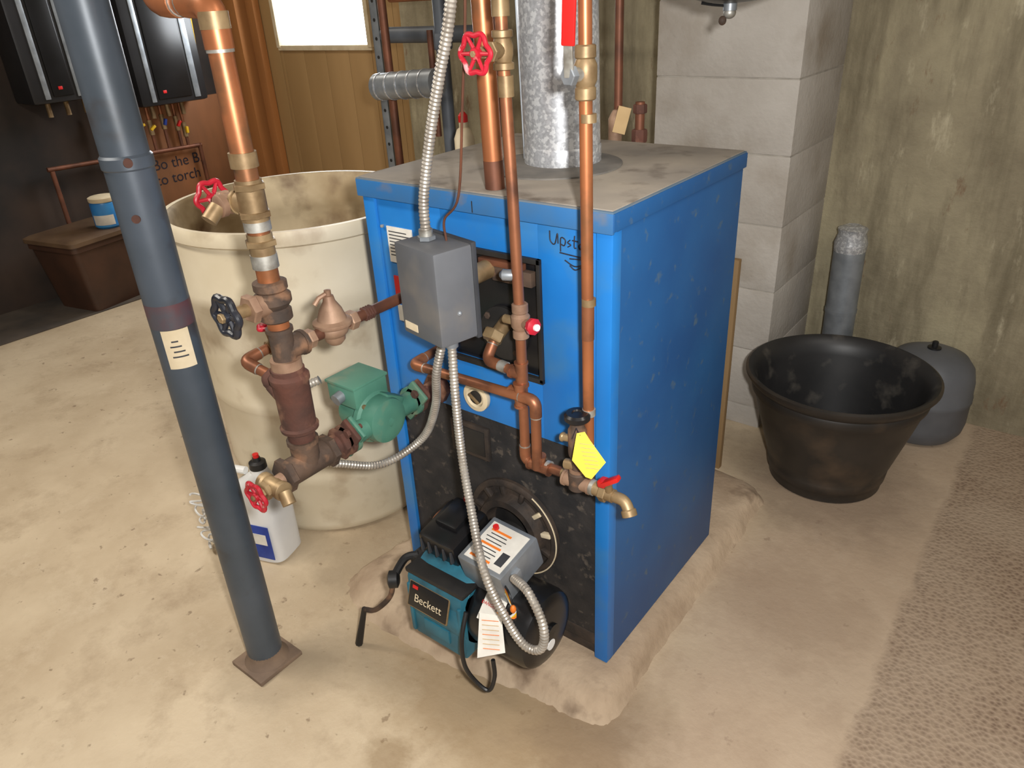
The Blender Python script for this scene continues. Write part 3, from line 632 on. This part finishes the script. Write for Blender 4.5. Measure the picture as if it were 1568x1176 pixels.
# ---------------------------------------------------------------- white barrel
o=O('plastic_barrel');bc_=(-.53,.22,F)
prof=[(.285,0),(.297,.008),(.302,.03),(.308,.17),(.314,.185),(.312,.20),(.318,.40),(.325,.415),(.323,.43),(.330,.68),(.340,.70),(.343,.73),(.337,.755),(.336,.86),(.345,.866),(.347,.89),(.343,.90),(.330,.90)]
o.lathe('shell',cream,bc_,Z,prof,72,caps=(1,0))
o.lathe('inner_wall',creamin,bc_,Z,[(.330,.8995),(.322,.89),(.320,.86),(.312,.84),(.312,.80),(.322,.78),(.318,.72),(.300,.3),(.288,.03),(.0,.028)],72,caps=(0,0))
o.done(ang=50)
o=O('antifreeze_jug')
jc=V((-.425,-.150,F));jy=math.radians(18);Rj=Matrix.Rotation(jy,3,'Z')
secs=[(.070,.052,0,0),(.076,.058,.006,0),(.077,.059,.18,0),(.074,.056,.205,0),(.055,.044,.235,.01),(.032,.03,.258,.02),(.022,.022,.27,.025),(.022,.022,.28,.025)]
vs=[];fs=[];n=32
for a_,b_,h,sx in secs:
    for k in range(n):
        t=2*math.pi*k/n;c_,s_=math.cos(t),math.sin(t);e=.45 if h<.22 else .8
        vs.append(jc+Rj@V((sx+a_*math.copysign(abs(c_)**e,c_),b_*math.copysign(abs(s_)**e,s_),h)))
for i in range(len(secs)-1):
    for k in range(n): fs.append([i*n+k,i*n+(k+1)%n,(i+1)*n+(k+1)%n,(i+1)*n+k])
fs.append(list(range(n))[::-1]);fs.append([(len(secs)-1)*n+k for k in range(n)])
o.add('bottle',white,vs,fs)
o.lathe('cap',blkpl,jc+Rj@V((.025,0,.278)),Z,[(.021,0),(.023,.003),(.022,.02),(.012,.024),(.010,.034),(0,.035)],24)
o.lathe('cap_plug',redp,jc+Rj@V((.025,0,.31)),Z,[(.008,0),(.008,.012),(0,.013)],16)
o.sweep('handle',white,[jc+Rj@V(p) for p in ((-.02,0,.262),(-.055,0,.262),(-.078,0,.235),(-.078,0,.17))],.011,10)
o.box('label',bluel,jc+Rj@V((.01,-.0595,.075)),(.10,.002,.11),(0,0,jy),.001);o.box('label_panel',labelw,jc+Rj@V((.02,-.0608,.085)),(.055,.001,.035),(0,0,jy),0)
o.done()
o=O('coiled_wire')
pts=[V((-.56+.022*math.cos(t*1.3),-.25+.014*math.sin(t),F+.004+.0045*t)) for t in [i*.35 for i in range(120)]]
o.sweep('coil',white,pts,.003,6);o.done()

# ---------------------------------------------------------------- planter
o=O('planter_pot');pc_=(.728,1.055,F)
o.lathe('outer',pot,pc_,Z,[(.150,0),(.160,.003),(.162,.03),(.168,.035),(.171,.06),(.169,.065),(.178,.09),(.215,.22),(.232,.285),(.240,.292),(.243,.31),(.240,.318),(.252,.33),(.262,.345),(.262,.352),(.255,.356)],72,caps=(1,0))
o.lathe('inner',potin,pc_,Z,[(.255,.3558),(.246,.352),(.228,.325),(.222,.30),(.205,.22),(.17,.08),(.155,.03),(.0,.03)],72,caps=(0,0))
o.done(ang=50)
o=O('expansion_tank');tc_=(.900,1.463,F)
k_=.89
o.lathe('shell',tank,tc_,Z,[(r_*k_,h_) for r_,h_ in [(.09,0),(.125,.012),(.146,.04),(.152,.07),(.152,.14),(.155,.145),(.155,.16),(.152,.165),(.150,.21),(.140,.25),(.115,.28),(.07,.298),(.03,.304),(0,.305)]],56)
o.lathe('valve_cap',blkpl,(tc_[0],tc_[1],F+.303),Z,[(.02,0),(.02,.006),(.009,.008),(.009,.024),(.006,.026),(0,.026)],20)
o.done()
o=O('duct_section')
dx,dy=.590,1.515
o.sweep('tube',galv2,[(dx+.012,dy-.01,F),(dx,dy,.51)],.049,40)
o.cyl('bead',galv2,(dx+.004,dy-.003,.30),(dx+.004,dy-.003,.312),.051,40)
o.lathe('crumpled_end',galv,(dx,dy,.51),Z,[(.0495,0),(.052,.03),(.043,.06),(.047,.075),(.025,.085),(0,.078)],11)
o.done()
o=O('wood_plank');o.box2('board',plankm,(.39,.90,F),(.455,.92,.634),.002);o.done()
o=O('hanging_expansion_tank')
hc_=V((.49,.62,1.268))
o.lathe('shell',blkgl,hc_,Z,[(0,0),(.05,.004),(.10,.02),(.135,.05),(.15,.09),(.15,.30),(.135,.345),(.10,.37),(.03,.385),(.03,CEIL-1.268)],48)
o.cyl('valve',galv2,hc_+Z*.004,hc_-Z*.012,.014);o.ell('valve',solder,hc_-Z*.016,(.013,.013,.012));o.ell('valve_drain',iron,hc_+V((-.01,-.01,-.03)),(.008,.008,.009));o.sweep('valve_lever',blkpl,[hc_-Z*.004,hc_+V((-.03,-.02,.0)),hc_+V((-.05,-.03,.004))],.003,6)
o.done()

# ---------------------------------------------------------------- background clutter
o=O('wood_stud')
o.box2('stud',wood,(-3.19,1.86,F),(-3.05,1.945,CEIL),.004);o.box2('stud',wood,(-3.0,1.90,F),(-2.93,1.945,CEIL),.004)
o.done()
o=O('pipe_rack')
o.box2('angle',galv2,(-.99,1.0,F),(-.955,1.006,CEIL),.001);o.box2('angle',galv2,(-.99,1.0,F),(-.984,1.035,CEIL),.001)
for i in range(14): o.cyl('holes',blk,(-.972,.999,.65+i*.06),(-.972,1.001,.65+i*.06),.006,10)
o.box2('cross_arm',galv2,(-.985,1.0,1.40),(-.45,1.006,1.435),.001)
o.box2('foot',galv2,(-1.02,.97,F),(-.93,1.06,F+.006),.001)
o.cyl('dark_copper_pipe',copperd,(-.80,.88,F),(-.80,.88,CEIL),.014);o.cyl('dark_copper_pipe',copper,(-.985,1.10,1.315),(-.3,1.10,1.315),.014)
o.cyl('duct_bottle',galv2,(-.80,.82,1.055),(-.53,.82,1.075),.042,28)
for i in range(5): o.cyl('duct_bottle_ribs',galv,(-.78+i*.05,.82,1.056+.0037*i),(-.775+i*.05,.82,1.0565+.0037*i),.044,28)
o.cyl('pvc_pipe',pvc,(-.66,1.0,F),(-.66,1.0,CEIL),.022);o.cyl('pvc_pipe',pvc,(-.95,1.02,1.20),(-.5,1.02,1.20),.026)
o.hexn('pipe_union',pvc,(-.66,1.0,1.18),Z,.034,.05);o.cyl('copper_tail',copperd,(-.60,.88,.9),(-.60,.88,1.22),.010)
o.cyl('short_riser',copperd,(-.46,1.02,F),(-.46,1.02,CEIL),.012)
o.done()
o=O('glue_bottle')
o.lathe('body',labely,(-.33,.70,.80),Z,[(.028,0),(.030,.01),(.030,.14),(.02,.165),(.013,.17),(.013,.185)],22);o.lathe('cap',redp,(-.33,.70,.985),Z,[(.014,0),(.014,.018),(.006,.028),(0,.029)],18)
o.done()
o=O('small_shelf')
o.box2('shelf',ply,(-.45,.60,.78),(-.2,.80,.80),.003)
for a,b in ((-.44,.61),(-.25,.61),(-.44,.75),(-.25,.75)): o.box2('shelf_leg',ply,(a,b,F),(a+.04,b+.04,.78),.003)
o.done()
for nm,y0,y1,zb in (('wall_water_heater',.60,.90,.94),('wall_water_heater',1.13,1.53,.86)):
    o=O(nm);o.box2('case',heater,(-3.198,y0,zb),(-2.98,y1,zb+.75),.02)
    o.box2('front_panel',blkgl,(-2.99,y0+.10,zb+.03),(-2.972,y1-.10,zb+.72),.006)
    o.box2('edge_trim',galv2,(-2.985,y0+.06,zb+.02),(-2.975,y0+.085,zb+.74),.002);o.box2('edge_trim',galv2,(-2.985,y1-.085,zb+.02),(-2.975,y1-.05,zb+.74),.002)
    o.box2('indicator',redp,(-2.973,y0+.13,zb+.06),(-2.970,y0+.15,zb+.075),.001)
    for j in range(3): o.cyl('connections',brass,(-3.08,y0+.1+j*.09,zb),(-3.08,y0+.1+j*.09,zb-.07),.012)
    o.done()
o=O('plywood_board')
o.box2('board',ply,(-3.199,1.10,F),(-3.17,1.84,.86),.002)
o.text('writing',ink,'Bo the B..\nto torch',V((-3.168,1.19,.50)),Y,Z,.085)
o.done()
o=O('valve_manifold')
for i,(m_,yy,zz) in enumerate(((redp,.95,.78),(yellowc,1.16,.76),(yellowc,1.22,.74),(redp,1.38,.74),(bluel,1.30,.76),(yellowc,1.42,.70),(redp,1.06,.74))):
    o.cyl('valves',brass,(-3.13,yy,zz-.04),(-3.13,yy,zz+.04),.014,14);o.box('levers',m_,(-3.105,yy,zz),(.018,.036,.014),(.3*i,0,0),.003)
    o.cyl('tubes',copperd,(-3.13,yy,.61),(-3.13,yy,zz-.04),.009,12);o.cyl('tubes',copper,(-3.13,yy,zz+.04),(-3.13,yy,.855),.009,12)
o.cyl('header',copperd,(-3.13,.62,.62),(-3.13,1.5,.60),.012,12)
for yy in (.64,1.49): o.cyl('drop',copperd,(-3.13,yy,F),(-3.13,yy,.61),.012,12)
o.done()
o=O('yellow_gas_hose');o.sweep('hose',yellowc,smooth_path([(-3.15,1.60,CEIL),(-3.14,1.62,1.6),(-3.15,1.61,1.1),(-3.15,1.58,.88)],8),.012,10);o.done()
ta=math.radians(12);tc2=V((-2.935,.66,F+.006));m=20
def rr(z,w,d): 
    R_=Matrix.Rotation(ta,3,'Z');out=[]
    for sx,sy in ((-1,-1),(1,-1),(1,1),(-1,1)):
        for k in range(5):
            a={(-1,-1):180,(1,-1):270,(1,1):0,(-1,1):90}[(sx,sy)]+k*22.5;a=math.radians(a)
            out.append(tc2+R_@V((sx*(w-.03)+.03*math.cos(a),sy*(d-.03)+.03*math.sin(a),z)))
    return out
o=O('storage_tote')
for part,mt,rs in (('bin',toteM,[(0,.145,.20),(.32,.175,.24),(.325,.185,.25),(.36,.185,.25)]),('lid',toteL,[(.355,.195,.26),(.375,.195,.26),(.385,.175,.24)])):
    vs=[];fs=[]
    for z_,w_,d_ in rs: vs+=rr(z_,w_,d_)
    for i in range(len(rs)-1):
        for k in range(m): fs.append([i*m+k,i*m+(k+1)%m,(i+1)*m+(k+1)%m,(i+1)*m+k])
    fs.append(list(range(m))[::-1]);fs.append([(len(rs)-1)*m+k for k in range(m)]);o.add(part,mt,vs,fs)
o.done()
o=O('plastic_jar');j=V((-2.84,.72,F+.391))
o.lathe('jar',M('jar_blue',(40,110,180),(60,140,200),scale=6,rough=.35),j,Z,[(.06,0),(.068,.01),(.068,.12),(.06,.135)],28);o.lathe('jar_label',labelw,j+Z*.02,Z,[(.0685,0),(.0685,.05)],20,arc=(0,1.6));o.lathe('jar_lid',labely,j+Z*.132,Z,[(.066,0),(.068,.005),(.068,.02),(.06,.024),(0,.024)],28)
o.done()

# ---------------------------------------------------------------- camera + lights
cam=bpy.data.cameras.new('camera');cam.sensor_width=36;cam.lens=1138.05/1568*36;cam.clip_start=.02
co=bpy.data.objects.new('camera',cam);co.location=(1.1728,-1.0068,1.3082);co.rotation_euler=[math.radians(t) for t in (62.29,2.79,37.38)]
scene.collection.objects.link(co);scene.camera=co
def light(name,kind,loc,energy,col,rot=(0,0,0),**k):
    l=bpy.data.lights.new(name,kind);l.energy=energy;l.color=col
    for a,b in k.items(): setattr(l,a,b)
    ob=bpy.data.objects.new(name,l);ob.location=loc;ob.rotation_euler=rot;scene.collection.objects.link(ob);return ob
light('camera_flash','AREA',(1.26,-.98,1.36),30,(1,.985,.96),rot=[math.radians(t) for t in (68,2.79,37.38)],size=.05)
light('ceiling_lamp_1','AREA',(-.9,-.9,2.2),32,(1,.94,.84),shape='RECTANGLE',size=1.2,size_y=.3)
light('ceiling_lamp_2','AREA',(1.7,.1,2.2),13,(1,.95,.87),shape='RECTANGLE',size=1.2,size_y=.3)
light('rear_left_fill','AREA',(-2.1,.9,2.2),8,(1,.92,.8),shape='RECTANGLE',size=.6,size_y=.2)  # added fill to lighten the rear left background, no fixture known there
light('window_daylight','AREA',(-2.4,1.9,1.45),14,(.9,.95,1),rot=(math.radians(-90),0,0),shape='RECTANGLE',size=.7,size_y=.6)
w=bpy.data.worlds.new('world');scene.world=w;w.use_nodes=True;w.node_tree.nodes['Background'].inputs[0].default_value=(1,.95,.88,1);w.node_tree.nodes['Background'].inputs[1].default_value=.3
